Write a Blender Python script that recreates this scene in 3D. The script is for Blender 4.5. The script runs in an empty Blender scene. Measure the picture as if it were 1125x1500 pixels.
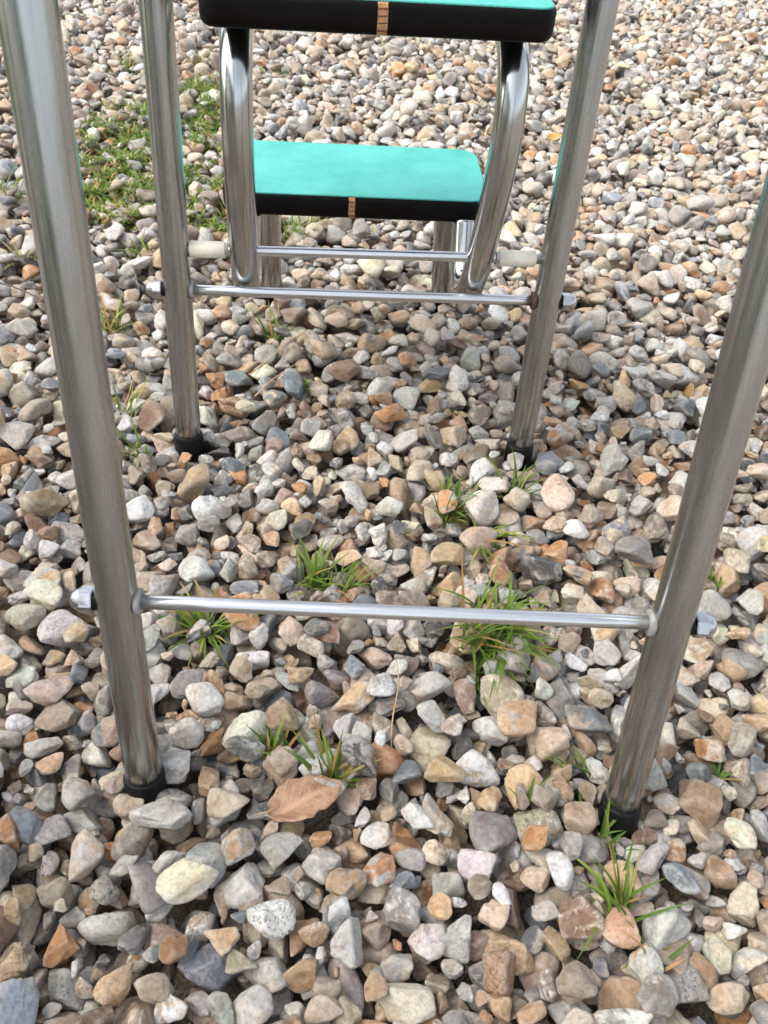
import bpy, math, random
import numpy as np
from mathutils import Vector, Matrix

# ------------------------------------------------------------------ camera, world, sun, exposure
scene = bpy.context.scene
COL = scene.collection
cam_d = bpy.data.cameras.new("camera")
cam = bpy.data.objects.new("camera", cam_d)
COL.objects.link(cam)
scene.camera = cam
cam_d.sensor_fit = 'AUTO'
cam_d.sensor_width = 36.0
cam_d.lens = 1254.2 / 1500.0 * 36.0
cam_d.clip_start = 0.02
cam_d.clip_end = 400.0
_R = Vector((0.9940, -0.0766, 0.0779)).normalized()
_F = Vector((0.1092, 0.7172, -0.6883)).normalized()
_U = _R.cross(_F).normalized()
_R = _F.cross(_U).normalized()
cam.matrix_world = Matrix(((_R.x, _U.x, -_F.x, -0.0854),
                           (_R.y, _U.y, -_F.y, -0.3480),
                           (_R.z, _U.z, -_F.z, 0.6697),
                           (0, 0, 0, 1)))
cam_d.dof.use_dof = True
cam_d.dof.focus_distance = 0.86
cam_d.dof.aperture_fstop = 20.0

SUN_EL, SUN_AZ = math.radians(48), math.radians(-98)      # azimuth measured from +Y towards +X
world = bpy.data.worlds.new("World")
scene.world = world
world.use_nodes = True
wn, wl = world.node_tree.nodes, world.node_tree.links
bg = wn.get("Background") or wn.new("ShaderNodeBackground")
sky = wn.new("ShaderNodeTexSky")
sky.sky_type = 'NISHITA'
sky.sun_disc = False
sky.sun_elevation = SUN_EL
sky.sun_rotation = SUN_AZ
sky.air_density = 1.0
sky.dust_density = 3.0
sky.ozone_density = 1.0
hs = wn.new("ShaderNodeHueSaturation")
hs.inputs['Saturation'].default_value = 0.34
wl.new(sky.outputs[0], hs.inputs['Color'])
wl.new(hs.outputs[0], bg.inputs['Color'])
bg.inputs['Strength'].default_value = 0.15

sun_d = bpy.data.lights.new("sun", 'SUN')
sun_d.energy = 0.85
sun_d.angle = math.radians(45)
sun_d.color = (1.0, 0.93, 0.82)
sun = bpy.data.objects.new("sun", sun_d)
COL.objects.link(sun)
sd = Vector((math.sin(SUN_AZ) * math.cos(SUN_EL), math.cos(SUN_AZ) * math.cos(SUN_EL), math.sin(SUN_EL)))
sun.rotation_euler = sd.to_track_quat('Z', 'Y').to_euler()
sun.location = sd * 10

scene.view_settings.view_transform = 'Standard'
scene.view_settings.look = 'None'
scene.view_settings.gamma = 1.0
scene.view_settings.exposure = 1.36

rng = np.random.default_rng(11)
random.seed(5)


# ------------------------------------------------------------------ helpers
def tag(o, label=None, cat=None, group=None, kind=None):
    for k, v in (("label", label), ("category", cat), ("group", group), ("kind", kind)):
        if v:
            o[k] = v
    return o


ALONG = {}                                       # vertex tuple id -> coordinates that run along the swept tube


def link_mesh(name, verts, faces, mat=None, parent=None, smooth=True):
    me = bpy.data.meshes.new(name)
    me.from_pydata([tuple(v) for v in verts], [], [tuple(f) for f in faces])
    if smooth:
        me.polygons.foreach_set("use_smooth", [True] * len(me.polygons))
    me.update()
    al = ALONG.pop(id(verts), None)
    if al is not None:
        at = me.attributes.new("along", 'FLOAT_VECTOR', 'POINT')
        at.data.foreach_set("vector", np.array(al, dtype=np.float32).ravel())
    o = bpy.data.objects.new(name, me)
    COL.objects.link(o)
    if mat:
        me.materials.append(mat)
    if parent:
        o.parent = parent
        o.matrix_parent_inverse = parent.matrix_world.inverted()
    return o


def fast_mesh(name, V, T, mat, attrs=None):
    """triangles from numpy arrays"""
    me = bpy.data.meshes.new(name)
    nv, nt = len(V), len(T)
    me.vertices.add(nv)
    me.vertices.foreach_set("co", np.ascontiguousarray(V, dtype=np.float32).ravel())
    me.loops.add(nt * 3)
    me.loops.foreach_set("vertex_index", np.ascontiguousarray(T, dtype=np.int32).ravel())
    me.polygons.add(nt)
    me.polygons.foreach_set("loop_start", np.arange(0, nt * 3, 3, dtype=np.int32))
    me.polygons.foreach_set("use_smooth", np.ones(nt, dtype=bool))
    me.update(calc_edges=True)
    for nm, typ, arr in (attrs or []):
        a = me.attributes.new(nm, typ, 'POINT')
        key = "color" if typ == 'FLOAT_COLOR' else "vector"
        a.data.foreach_set(key, np.ascontiguousarray(arr, dtype=np.float32).ravel())
    me.materials.append(mat)
    o = bpy.data.objects.new(name, me)
    COL.objects.link(o)
    return o


def catmull(pts, n=8):
    P = [Vector(p) for p in pts]
    out = []
    for i in range(len(P) - 1):
        p0 = P[i - 1] if i else P[0] * 2 - P[1]
        p1, p2 = P[i], P[i + 1]
        p3 = P[i + 2] if i + 2 < len(P) else P[-1] * 2 - P[-2]
        for k in range(n):
            t = k / n
            out.append(0.5 * ((2 * p1) + (p2 - p0) * t + (2 * p0 - 5 * p1 + 4 * p2 - p3) * t * t
                              + (3 * p1 - p0 - 3 * p2 + p3) * t ** 3))
    out.append(P[-1])
    return out


def sweep_geo(path, radii, seg=32, cap=True):
    """circular section swept along a path; radii one per point or a number"""
    path = [Vector(p) for p in path]
    n = len(path)
    if not hasattr(radii, '__len__'):
        radii = [radii] * n
    V, F = [], []
    t0 = (path[1] - path[0]).normalized()
    ref = Vector((1, 0, 0)) if abs(t0.x) < 0.8 else Vector((0, 0, 1))
    a = (ref - t0 * ref.dot(t0)).normalized()
    al, run = [], random.uniform(0, 3)
    for i in range(n):
        if i:
            run += (path[i] - path[i - 1]).length
        if i == 0:
            t = (path[1] - path[0])
        elif i == n - 1:
            t = (path[-1] - path[-2])
        else:
            t = (path[i + 1] - path[i - 1])
        if t.length < 1e-9:
            t = t0
        t = t.normalized()
        a = (a - t * a.dot(t)).normalized()
        b = t.cross(a)
        for k in range(seg):
            th = 2 * math.pi * k / seg
            V.append(path[i] + (a * math.cos(th) + b * math.sin(th)) * radii[i])
            al.append((math.cos(th) * 0.015, math.sin(th) * 0.015, run))
    ALONG[id(V)] = al
    for i in range(n - 1):
        for k in range(seg):
            k2 = (k + 1) % seg
            F.append((i * seg + k, i * seg + k2, (i + 1) * seg + k2, (i + 1) * seg + k))
    if cap:
        F.append(tuple(reversed(range(seg))))
        F.append(tuple((n - 1) * seg + k for k in range(seg)))
    return V, F


def lathe_geo(A, axis, profile, seg=28):
    """profile: (distance along the axis, radius) pairs"""
    A, axis = Vector(A), Vector(axis).normalized()
    ref = Vector((0, 0, 1)) if abs(axis.z) < 0.8 else Vector((1, 0, 0))
    a = (ref - axis * ref.dot(axis)).normalized()
    b = axis.cross(a)
    V, F = [], []
    for d, r in profile:
        for k in range(seg):
            th = 2 * math.pi * k / seg
            V.append(A + axis * d + (a * math.cos(th) + b * math.sin(th)) * max(r, 1e-5))
    for i in range(len(profile) - 1):
        for k in range(seg):
            k2 = (k + 1) % seg
            F.append((i * seg + k, i * seg + k2, (i + 1) * seg + k2, (i + 1) * seg + k))
    F.append(tuple(reversed(range(seg))))
    F.append(tuple((len(profile) - 1) * seg + k for k in range(seg)))
    return V, F


# ------------------------------------------------------------------ materials
def new_mat(name):
    m = bpy.data.materials.new(name)
    m.use_nodes = True
    nt = m.node_tree
    return m, nt.nodes, nt.links, nt.nodes["Principled BSDF"]


def node(N, typ, **kw):
    n = N.new(typ)
    for k, v in kw.items():
        if hasattr(n, k):
            setattr(n, k, v)
        else:
            n.inputs[k.replace('_', ' ')].default_value = v
    return n


def ramp(N, stops):
    r = N.new("ShaderNodeValToRGB")
    e = r.color_ramp.elements
    while len(e) < len(stops):
        e.new(0.5)
    for el, (p, c) in zip(e, stops):
        el.position = p
        el.color = (*c, 1) if len(c) == 3 else c
    return r


def steel_mat(name, base, rough, streak=0.5, dirt=0.35, tube=True):
    m, N, L, P = new_mat(name)
    if tube:
        tc = node(N, "ShaderNodeAttribute", attribute_name="along")
        src = tc.outputs['Vector']
    else:
        tc = node(N, "ShaderNodeTexCoord")
        src = tc.outputs['Object']
    mp = node(N, "ShaderNodeMapping")
    mp.inputs['Scale'].default_value = (1, 1, 0.022 if tube else 1)
    L.new(src, mp.inputs['Vector'])
    n1 = node(N, "ShaderNodeTexNoise", Scale=900.0, Detail=3.0)
    L.new(mp.outputs[0], n1.inputs['Vector'])
    mp2 = node(N, "ShaderNodeMapping")
    mp2.inputs['Scale'].default_value = (1, 1, 0.12 if tube else 1)
    L.new(src, mp2.inputs['Vector'])
    n2 = node(N, "ShaderNodeTexNoise", Scale=130.0, Detail=5.0, Roughness=0.6)
    L.new(mp2.outputs[0], n2.inputs['Vector'])
    r1 = ramp(N, [(0.3, (rough * 0.85,) * 3), (0.7, (rough * 1.2,) * 3)])
    L.new(n1.outputs['Fac'], r1.inputs['Fac'])
    add = node(N, "ShaderNodeMath", operation='ADD')
    r2 = ramp(N, [(0.45, (0, 0, 0)), (0.8, (dirt * 0.25,) * 3)])
    L.new(n2.outputs['Fac'], r2.inputs['Fac'])
    L.new(r1.outputs[0], add.inputs[0])
    L.new(r2.outputs[0], add.inputs[1])
    L.new(add.outputs[0], P.inputs['Roughness'])
    rc = ramp(N, [(0.3, tuple(c * 0.84 for c in base)), (0.65, base)])
    L.new(n2.outputs['Fac'], rc.inputs['Fac'])
    # a few small dark specks of dirt
    n3 = node(N, "ShaderNodeTexNoise", Scale=170.0, Detail=2.0)
    L.new(src, n3.inputs['Vector'])
    r3 = ramp(N, [(0.745, (0, 0, 0)), (0.80, (0.8, 0.8, 0.8))])
    L.new(n3.outputs['Fac'], r3.inputs['Fac'])
    mix = node(N, "ShaderNodeMix", data_type='RGBA')
    L.new(r3.outputs[0], mix.inputs['Factor'])
    L.new(rc.outputs[0], mix.inputs['A'])
    mix.inputs['B'].default_value = (0.16, 0.13, 0.10, 1)
    L.new(mix.outputs['Result'], P.inputs['Base Color'])
    P.inputs['Metallic'].default_value = 1.0
    bp = node(N, "ShaderNodeBump", Strength=streak, Distance=0.0002)
    L.new(n1.outputs['Fac'], bp.inputs['Height'])
    L.new(bp.outputs[0], P.inputs['Normal'])
    return m


M_STEEL = steel_mat("stainless_tube", (0.415, 0.425, 0.415), 0.235, 0.14)
M_CHROME = steel_mat("polished_tube", (0.48, 0.49, 0.485), 0.17, 0.06, 0.2)
M_ROD = steel_mat("zinc_rod", (0.66, 0.67, 0.69), 0.26, 0.0, 0.1)
M_NUT = steel_mat("bright_nut", (0.50, 0.51, 0.53), 0.22, 0.0, 0.2, False)


def simple_mat(name, col, rough, noise_scale=120.0, var=0.15, bump=0.1, dist=0.0003, spec=0.4):
    m, N, L, P = new_mat(name)
    tc = node(N, "ShaderNodeTexCoord")
    n = node(N, "ShaderNodeTexNoise", Scale=noise_scale, Detail=5.0)
    L.new(tc.outputs['Object'], n.inputs['Vector'])
    r = ramp(N, [(0.3, tuple(c * (1 - var) for c in col)), (0.7, tuple(min(1, c * (1 + var)) for c in col))])
    L.new(n.outputs['Fac'], r.inputs['Fac'])
    L.new(r.outputs[0], P.inputs['Base Color'])
    rr = ramp(N, [(0.3, (rough * 0.85,) * 3), (0.7, (min(1, rough * 1.15),) * 3)])
    L.new(n.outputs['Fac'], rr.inputs['Fac'])
    L.new(rr.outputs[0], P.inputs['Roughness'])
    P.inputs['Specular IOR Level'].default_value = spec
    b = node(N, "ShaderNodeBump", Strength=bump, Distance=dist)
    L.new(n.outputs['Fac'], b.inputs['Height'])
    L.new(b.outputs[0], P.inputs['Normal'])
    return m


M_RUBBER = simple_mat("black_rubber", (0.006, 0.006, 0.0065), 0.5, 90, 0.5, 0.3, spec=0.2)
M_EDGE = simple_mat("black_edge_band", (0.0035, 0.003, 0.003), 0.45, 60, 0.35, 0.15, spec=0.12)
M_NYLON = simple_mat("cream_nylon", (0.76, 0.72, 0.60), 0.45, 70, 0.10, 0.05)
M_WASHER = simple_mat("grey_washer", (0.26, 0.26, 0.245), 0.4, 200, 0.25, 0.2)
M_RUST = simple_mat("rusty_washer", (0.085, 0.045, 0.032), 0.75, 260, 0.5, 0.5)
M_SEAM = simple_mat("tan_seam", (0.44, 0.22, 0.10), 0.6, 300, 0.25, 0.3)
M_SEAMCUT = simple_mat("seam_notch", (0.05, 0.022, 0.012), 0.8, 300, 0.3, 0.3)


def mat_material():
    m, N, L, P = new_mat("turquoise_mat")
    tc = node(N, "ShaderNodeTexCoord")
    sep = node(N, "ShaderNodeSeparateXYZ")
    L.new(tc.outputs['Object'], sep.inputs[0])
    ws = []
    for ax in ('X', 'Y'):
        w = node(N, "ShaderNodeMath", operation='MULTIPLY')
        w.inputs[1].default_value = 2 * math.pi / 0.0023
        L.new(sep.outputs[ax], w.inputs[0])
        s = node(N, "ShaderNodeMath", operation='SINE')
        L.new(w.outputs[0], s.inputs[0])
        ws.append(s)
    mx = node(N, "ShaderNodeMath", operation='MULTIPLY')
    L.new(ws[0].outputs[0], mx.inputs[0])
    L.new(ws[1].outputs[0], mx.inputs[1])
    n = node(N, "ShaderNodeTexNoise", Scale=22.0, Detail=6.0, Roughness=0.6)
    L.new(tc.outputs['Object'], n.inputs['Vector'])
    n2 = node(N, "ShaderNodeTexNoise", Scale=600.0, Detail=2.0)
    L.new(tc.outputs['Object'], n2.inputs['Vector'])
    add = node(N, "ShaderNodeMath", operation='MULTIPLY_ADD')
    add.inputs[1].default_value = 0.26
    L.new(mx.outputs[0], add.inputs[0])
    L.new(n.outputs['Fac'], add.inputs[2])
    add2 = node(N, "ShaderNodeMath", operation='MULTIPLY_ADD')
    add2.inputs[1].default_value = 0.45
    L.new(n2.outputs['Fac'], add2.inputs[0])
    L.new(add.outputs[0], add2.inputs[2])
    r = ramp(N, [(0.46, (0.042, 0.335, 0.295)), (0.90, (0.11, 0.51, 0.45))])
    L.new(add2.outputs[0], r.inputs['Fac'])
    L.new(r.outputs[0], P.inputs['Base Color'])
    P.inputs['Roughness'].default_value = 0.62
    P.inputs['Specular IOR Level'].default_value = 0.35
    b = node(N, "ShaderNodeBump", Strength=0.5, Distance=0.0004)
    L.new(mx.outputs[0], b.inputs['Height'])
    L.new(b.outputs[0], P.inputs['Normal'])
    return m


M_MAT = mat_material()


def stone_material():
    m, N, L, P = new_mat("flint_gravel")
    a1 = node(N, "ShaderNodeAttribute", attribute_name="c1")
    a2 = node(N, "ShaderNodeAttribute", attribute_name="c2")
    al = node(N, "ShaderNodeAttribute", attribute_name="loc")
    geo = node(N, "ShaderNodeNewGeometry")
    n1 = node(N, "ShaderNodeTexNoise", Scale=46.0, Detail=7.0, Roughness=0.66, Distortion=0.8)
    L.new(al.outputs['Vector'], n1.inputs['Vector'])
    # c1 alpha holds how much of the stone the second colour covers
    sub = node(N, "ShaderNodeMath", operation='ADD')
    L.new(n1.outputs['Fac'], sub.inputs[0])
    L.new(a1.outputs['Alpha'], sub.inputs[1])
    mr = node(N, "ShaderNodeMapRange", interpolation_type='SMOOTHSTEP')
    mr.inputs['From Min'].default_value = 0.97
    mr.inputs['From Max'].default_value = 1.07
    L.new(sub.outputs[0], mr.inputs['Value'])
    mix = node(N, "ShaderNodeMix", data_type='RGBA')
    L.new(mr.outputs[0], mix.inputs['Factor'])
    L.new(a1.outputs['Color'], mix.inputs['A'])
    L.new(a2.outputs['Color'], mix.inputs['B'])
    # iron stain in broad soft patches
    mpo = node(N, "ShaderNodeMapping")
    mpo.inputs['Location'].default_value = (13.1, 4.7, 9.2)
    L.new(al.outputs['Vector'], mpo.inputs['Vector'])
    n4 = node(N, "ShaderNodeTexNoise", Scale=34.0, Detail=4.0, Roughness=0.55)
    L.new(mpo.outputs[0], n4.inputs['Vector'])
    r4 = ramp(N, [(0.48, (0, 0, 0)), (0.70, (0.62, 0.62, 0.62))])
    L.new(n4.outputs['Fac'], r4.inputs['Fac'])
    st = node(N, "ShaderNodeMix", data_type='RGBA', blend_type='MULTIPLY')
    L.new(r4.outputs[0], st.inputs['Factor'])
    L.new(mix.outputs['Result'], st.inputs['A'])
    st.inputs['B'].default_value = (0.66, 0.47, 0.31, 1)
    # broken edges are rubbed pale
    rp = ramp(N, [(0.515, (0, 0, 0)), (0.60, (0.42, 0.42, 0.42))])
    L.new(geo.outputs['Pointiness'], rp.inputs['Fac'])
    eg = node(N, "ShaderNodeMix", data_type='RGBA', blend_type='MIX')
    L.new(rp.outputs[0], eg.inputs['Factor'])
    L.new(st.outputs['Result'], eg.inputs['A'])
    eg.inputs['B'].default_value = (0.58, 0.53, 0.46, 1)
    # fine mottling
    n2 = node(N, "ShaderNodeTexNoise", Scale=240.0, Detail=8.0, Roughness=0.78)
    L.new(al.outputs['Vector'], n2.inputs['Vector'])
    r2 = ramp(N, [(0.30, (0.42, 0.40, 0.38)), (0.50, (1, 1, 1)), (0.70, (1.45, 1.43, 1.40))])
    L.new(n2.outputs['Fac'], r2.inputs['Fac'])
    mul = node(N, "ShaderNodeMix", data_type='RGBA', blend_type='MULTIPLY')
    mul.inputs['Factor'].default_value = 0.85
    L.new(eg.outputs['Result'], mul.inputs['A'])
    L.new(r2.outputs[0], mul.inputs['B'])
    # pits and dark specks on the rough stones (c2 alpha)
    vo = node(N, "ShaderNodeTexNoise", Scale=430.0, Detail=4.0, Roughness=0.8)
    L.new(al.outputs['Vector'], vo.inputs['Vector'])
    rv = ramp(N, [(0.54, (0, 0, 0)), (0.64, (1, 1, 1))])
    L.new(vo.outputs['Fac'], rv.inputs['Fac'])
    sp = node(N, "ShaderNodeMath", operation='MULTIPLY')
    L.new(rv.outputs[0], sp.inputs[0])
    L.new(a2.outputs['Alpha'], sp.inputs[1])
    mix2 = node(N, "ShaderNodeMix", data_type='RGBA')
    L.new(sp.outputs[0], mix2.inputs['Factor'])
    L.new(mul.outputs['Result'], mix2.inputs['A'])
    mix2.inputs['B'].default_value = (0.10, 0.085, 0.07, 1)
    L.new(mix2.outputs['Result'], P.inputs['Base Color'])
    rr = ramp(N, [(0.3, (0.42,) * 3), (0.7, (0.74,) * 3)])
    L.new(n1.outputs['Fac'], rr.inputs['Fac'])
    L.new(rr.outputs[0], P.inputs['Roughness'])
    P.inputs['Specular IOR Level'].default_value = 0.45
    ad = node(N, "ShaderNodeMath", operation='MULTIPLY_ADD')
    ad.inputs[1].default_value = -0.6
    L.new(sp.outputs[0], ad.inputs[0])
    L.new(n2.outputs['Fac'], ad.inputs[2])
    ad2 = node(N, "ShaderNodeMath", operation='MULTIPLY_ADD')
    ad2.inputs[1].default_value = 1.6
    L.new(n1.outputs['Fac'], ad2.inputs[0])
    L.new(ad.outputs[0], ad2.inputs[2])
    b = node(N, "ShaderNodeBump", Strength=0.8, Distance=0.0023)
    L.new(ad2.outputs[0], b.inputs['Height'])
    L.new(b.outputs[0], P.inputs['Normal'])
    return m


M_STONE = stone_material()


def ground_material():
    m, N, L, P = new_mat("gravel_bed")
    tc = node(N, "ShaderNodeTexCoord")
    v = node(N, "ShaderNodeTexVoronoi", Scale=34.0, feature='F1')
    L.new(tc.outputs['Object'], v.inputs['Vector'])
    v2 = node(N, "ShaderNodeTexVoronoi", Scale=34.0, feature='DISTANCE_TO_EDGE')
    L.new(tc.outputs['Object'], v2.inputs['Vector'])
    sep = node(N, "ShaderNodeSeparateColor")
    L.new(v.outputs['Color'], sep.inputs[0])
    r = ramp(N, [(0.0, (0.05, 0.055, 0.065)), (0.15, (0.17, 0.12, 0.085)), (0.35, (0.36, 0.27, 0.19)),
                 (0.55, (0.42, 0.37, 0.31)), (0.75, (0.38, 0.37, 0.35)), (1.0, (0.54, 0.51, 0.46))])
    L.new(sep.outputs[0], r.inputs['Fac'])
    edge = ramp(N, [(0.0, (0.18, 0.15, 0.12)), (0.09, (1, 1, 1))])
    L.new(v2.outputs['Distance'], edge.inputs['Fac'])
    mul = node(N, "ShaderNodeMix", data_type='RGBA', blend_type='MULTIPLY')
    mul.inputs['Factor'].default_value = 1.0
    L.new(r.outputs[0], mul.inputs['A'])
    L.new(edge.outputs[0], mul.inputs['B'])
    L.new(mul.outputs['Result'], P.inputs['Base Color'])
    P.inputs['Roughness'].default_value = 0.8
    b = node(N, "ShaderNodeBump", Strength=1.0, Distance=0.012)
    L.new(v2.outputs['Distance'], b.inputs['Height'])
    L.new(b.outputs[0], P.inputs['Normal'])
    return m


M_GROUND = ground_material()


def blade_material(name, lo, hi):
    m, N, L, P = new_mat(name)
    a = node(N, "ShaderNodeAttribute", attribute_name="tint")
    L.new(a.outputs['Color'], P.inputs['Base Color'])
    P.inputs['Roughness'].default_value = 0.5
    P.inputs['Specular IOR Level'].default_value = 0.35
    tr = node(N, "ShaderNodeBsdfTranslucent")
    L.new(a.outputs['Color'], tr.inputs['Color'])
    ms = node(N, "ShaderNodeMixShader")
    ms.inputs[0].default_value = 0.3
    L.new(P.outputs[0], ms.inputs[1])
    L.new(tr.outputs[0], ms.inputs[2])
    out = [n for n in N if n.type == 'OUTPUT_MATERIAL'][0]
    L.new(ms.outputs[0], out.inputs[0])
    return m


M_BLADE = blade_material("grass_blade", None, None)

# ------------------------------------------------------------------ ground sheet
gs = 60.0
ground = link_mesh("ground", [(-gs, -gs, -0.036), (gs, -gs, -0.036), (gs, gs, -0.036), (-gs, gs, -0.036)],
                   [(0, 1, 2, 3)], M_GROUND, smooth=False)
tag(ground, "bed of loose flint gravel under the metal steps", "ground", kind="structure")


M_SOIL = simple_mat("grit_soil", (.12, .098, .075), .95, 420, .7, .9, .003)
soil = link_mesh("soil", [(-.78, -.6, -.0315), (.78, -.6, -.0315), (1.9, 2.5, -.0315), (2.2, 3.4, -.0315), (-1.7, 3.4, -.0315), (-1.4, 2.5, -.0315)],
                 [(0, 1, 2, 3, 4, 5)], M_SOIL, smooth=False)
tag(soil, "dark grit and soil in the gaps between the stones", "soil", kind="structure")


# ------------------------------------------------------------------ gravel
def ico(level):
    t = (1 + 5 ** 0.5) / 2
    V = [(-1, t, 0), (1, t, 0), (-1, -t, 0), (1, -t, 0), (0, -1, t), (0, 1, t), (0, -1, -t), (0, 1, -t),
         (t, 0, -1), (t, 0, 1), (-t, 0, -1), (-t, 0, 1)]
    F = [(0, 11, 5), (0, 5, 1), (0, 1, 7), (0, 7, 10), (0, 10, 11), (1, 5, 9), (5, 11, 4), (11, 10, 2), (10, 7, 6),
         (7, 1, 8), (3, 9, 4), (3, 4, 2), (3, 2, 6), (3, 6, 8), (3, 8, 9), (4, 9, 5), (2, 4, 11), (6, 2, 10),
         (8, 6, 7), (9, 8, 1)]
    V = [np.array(v) / np.linalg.norm(v) for v in V]
    for _ in range(level):
        cache, F2 = {}, []

        def mid(a, b):
            k = (min(a, b), max(a, b))
            if k not in cache:
                w = V[a] + V[b]
                V.append(w / np.linalg.norm(w))
                cache[k] = len(V) - 1
            return cache[k]
        for a, b, c in F:
            ab, bc, ca = mid(a, b), mid(b, c), mid(c, a)
            F2 += [(a, ab, ca), (b, bc, ab), (c, ca, bc), (ab, bc, ca)]
        F = F2
    return np.array(V), np.array(F, dtype=np.int32)


ICO = {l: ico(l) for l in (2, 3, 4)}


def stone_spec(r):
    """random planes whose soft intersection is one flint"""
    k = r.integers(7, 13)
    n = r.normal(size=(k, 3))
    n /= np.linalg.norm(n, axis=1)[:, None]
    d = r.uniform(0.50, 1.0, k)
    p = r.choice([11.0, 20.0, 34.0, 60.0], p=[0.2, 0.3, 0.3, 0.2])
    wav = [(r.normal(size=3) * r.uniform(1.2, 3.0), r.uniform(0, 6.28), r.uniform(0.02, 0.07)) for _ in range(3)]
    wav += [(r.normal(size=3) * r.uniform(4, 8), r.uniform(0, 6.28), r.uniform(0.006, 0.02)) for _ in range(4)]
    bites = []
    for _ in range(r.integers(0, 4)):            # shell-like flake scars
        c = r.normal(size=3)
        bites.append((c / np.linalg.norm(c), r.uniform(.35, .75), r.uniform(.08, .26)))
    return n, d, p, wav, bites


def stone_shape(spec, level):
    n, d, p, wav, bites = spec
    D, F = ICO[level]
    s = np.maximum(0, D @ n.T) / d
    rad = (np.sum(s ** p, axis=1) + (1 / 1.4) ** p) ** (-1 / p)
    for w, ph, a in wav:
        rad = rad * (1 + a * np.sin(D @ w + ph))
    for c, w, dep in bites:
        a = np.arccos(np.clip(D @ c, -1, 1)) / w
        rad = rad * (1 - dep * np.clip(1 - a * a, 0, 1))
    V = D * rad[:, None]
    V -= (V.max(0) + V.min(0)) / 2
    V /= np.abs(V).max(0)                        # half-extents of one on each axis
    return V


NB = 70
SPECS = [stone_spec(rng) for _ in range(NB)]
LIB = {l: [stone_shape(s, l) for s in SPECS] for l in (2, 3)}

PAL = np.array([
    (0.54, 0.525, 0.485),  # chalky white
    (0.54, 0.475, 0.375),  # cream
    (0.40, 0.39, 0.365),   # light grey
    (0.25, 0.24, 0.225),   # mid grey
    (0.175, 0.195, 0.215), # blue grey
    (0.075, 0.073, 0.072), # dark flint
    (0.45, 0.365, 0.28),   # buff
    (0.41, 0.29, 0.18),    # tan
    (0.37, 0.195, 0.09),   # orange brown
    (0.21, 0.14, 0.095),   # brown
    (0.31, 0.25, 0.195),   # taupe
])
PW = np.array([.19, .09, .15, .085, .06, .035, .16, .12, .04, .055, .14])
PW /= PW.sum()


def euler_mats(yaw, tilt, taz, spin):
    """yaw about Z after a tilt by an angle about a horizontal axis"""
    n = len(yaw)

    def rz(a):
        m = np.zeros((n, 3, 3))
        m[:, 0, 0] = np.cos(a); m[:, 0, 1] = -np.sin(a); m[:, 1, 0] = np.sin(a); m[:, 1, 1] = np.cos(a); m[:, 2, 2] = 1
        return m

    def rx(a):
        m = np.zeros((n, 3, 3))
        m[:, 1, 1] = np.cos(a); m[:, 1, 2] = -np.sin(a); m[:, 2, 1] = np.sin(a); m[:, 2, 2] = np.cos(a); m[:, 0, 0] = 1
        return m
    return rz(taz) @ rx(tilt) @ rz(-taz) @ rz(yaw)


# the part of the ground covered with modelled stones (trapezoid with a margin)
X0, X1, Y0, Y1 = -1.75, 2.25, -0.62, 3.45
RES = 0.003
NX, NY = int((X1 - X0) / RES), int((Y1 - Y0) / RES)
yy = Y0 + (np.arange(NY) + .5) * RES
far = np.clip((yy - 0.7) / 1.0, 0, 1)
H = np.repeat((-0.036 + 0.019 * far)[None, :], NX, axis=0)
xx = X0 + (np.arange(NX) + .5) * RES
H += 0.004 * np.sin(xx * 5.1 + 1)[:, None] * np.sin(yy * 4.3 + 2)[None, :]


def inside(x, y):
    lo = np.interp(y, [-0.6, 0.0, 2.4, 3.4], [-0.72, -0.80, -1.35, -1.65])
    hi = np.interp(y, [-0.6, 0.0, 2.4, 3.4], [0.72, 0.85, 1.85, 2.15])
    return (x > lo) & (x < hi)


for fx, fy in ((-0.2042, 0.0208), (0.1940, -0.0169), (-0.2068, 0.4702), (0.1989, 0.4591)):   # stones heaped against the feet
    H += 0.012 * np.exp(-((xx[:, None] - fx) ** 2 + (yy[None, :] - fy) ** 2) / 0.045 ** 2)
FEET = [(-0.2042, 0.0208), (0.1940, -0.0169), (-0.2068, 0.4702), (0.1989, 0.4591), (-0.1135, 0.822), (0.1445, 0.822)]
for fx, fy in FEET:
    i0, j0 = int((fx - X0) / RES), int((fy - Y0) / RES)
    for i in range(i0 - 8, i0 + 9):
        for j in range(j0 - 8, j0 + 9):
            if (X0 + (i + .5) * RES - fx) ** 2 + (Y0 + (j + .5) * RES - fy) ** 2 < 0.0115 ** 2:
                H[i, j] = 9.0


def profile(R, half):
    """bottom and top height profile of the ellipsoid on the grid, relative to its centre"""
    A = R @ np.diag(half ** 2) @ R.T              # support matrix
    S = A[:2, :2]
    Si = np.linalg.inv(S)
    w = A[2, :2] @ Si
    zz = math.sqrt(max(A[2, 2] - A[2, :2] @ Si @ A[2, :2], 1e-12))
    ex, ey = math.sqrt(S[0, 0]), math.sqrt(S[1, 1])
    ni, nj = int(ex / RES) + 1, int(ey / RES) + 1
    gx = np.arange(-ni, ni + 1) * RES
    gy = np.arange(-nj, nj + 1) * RES
    q = Si[0, 0] * gx[:, None] ** 2 + 2 * Si[0, 1] * gx[:, None] * gy[None, :] + Si[1, 1] * gy[None, :] ** 2
    ok = q < 1
    h = zz * np.sqrt(np.clip(1 - q, 0, 1))
    base = w[0] * gx[:, None] + w[1] * gy[None, :]
    return ni, nj, ok, np.where(ok, base - h, 1e3), np.where(ok, base + h, -1e3)


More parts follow.
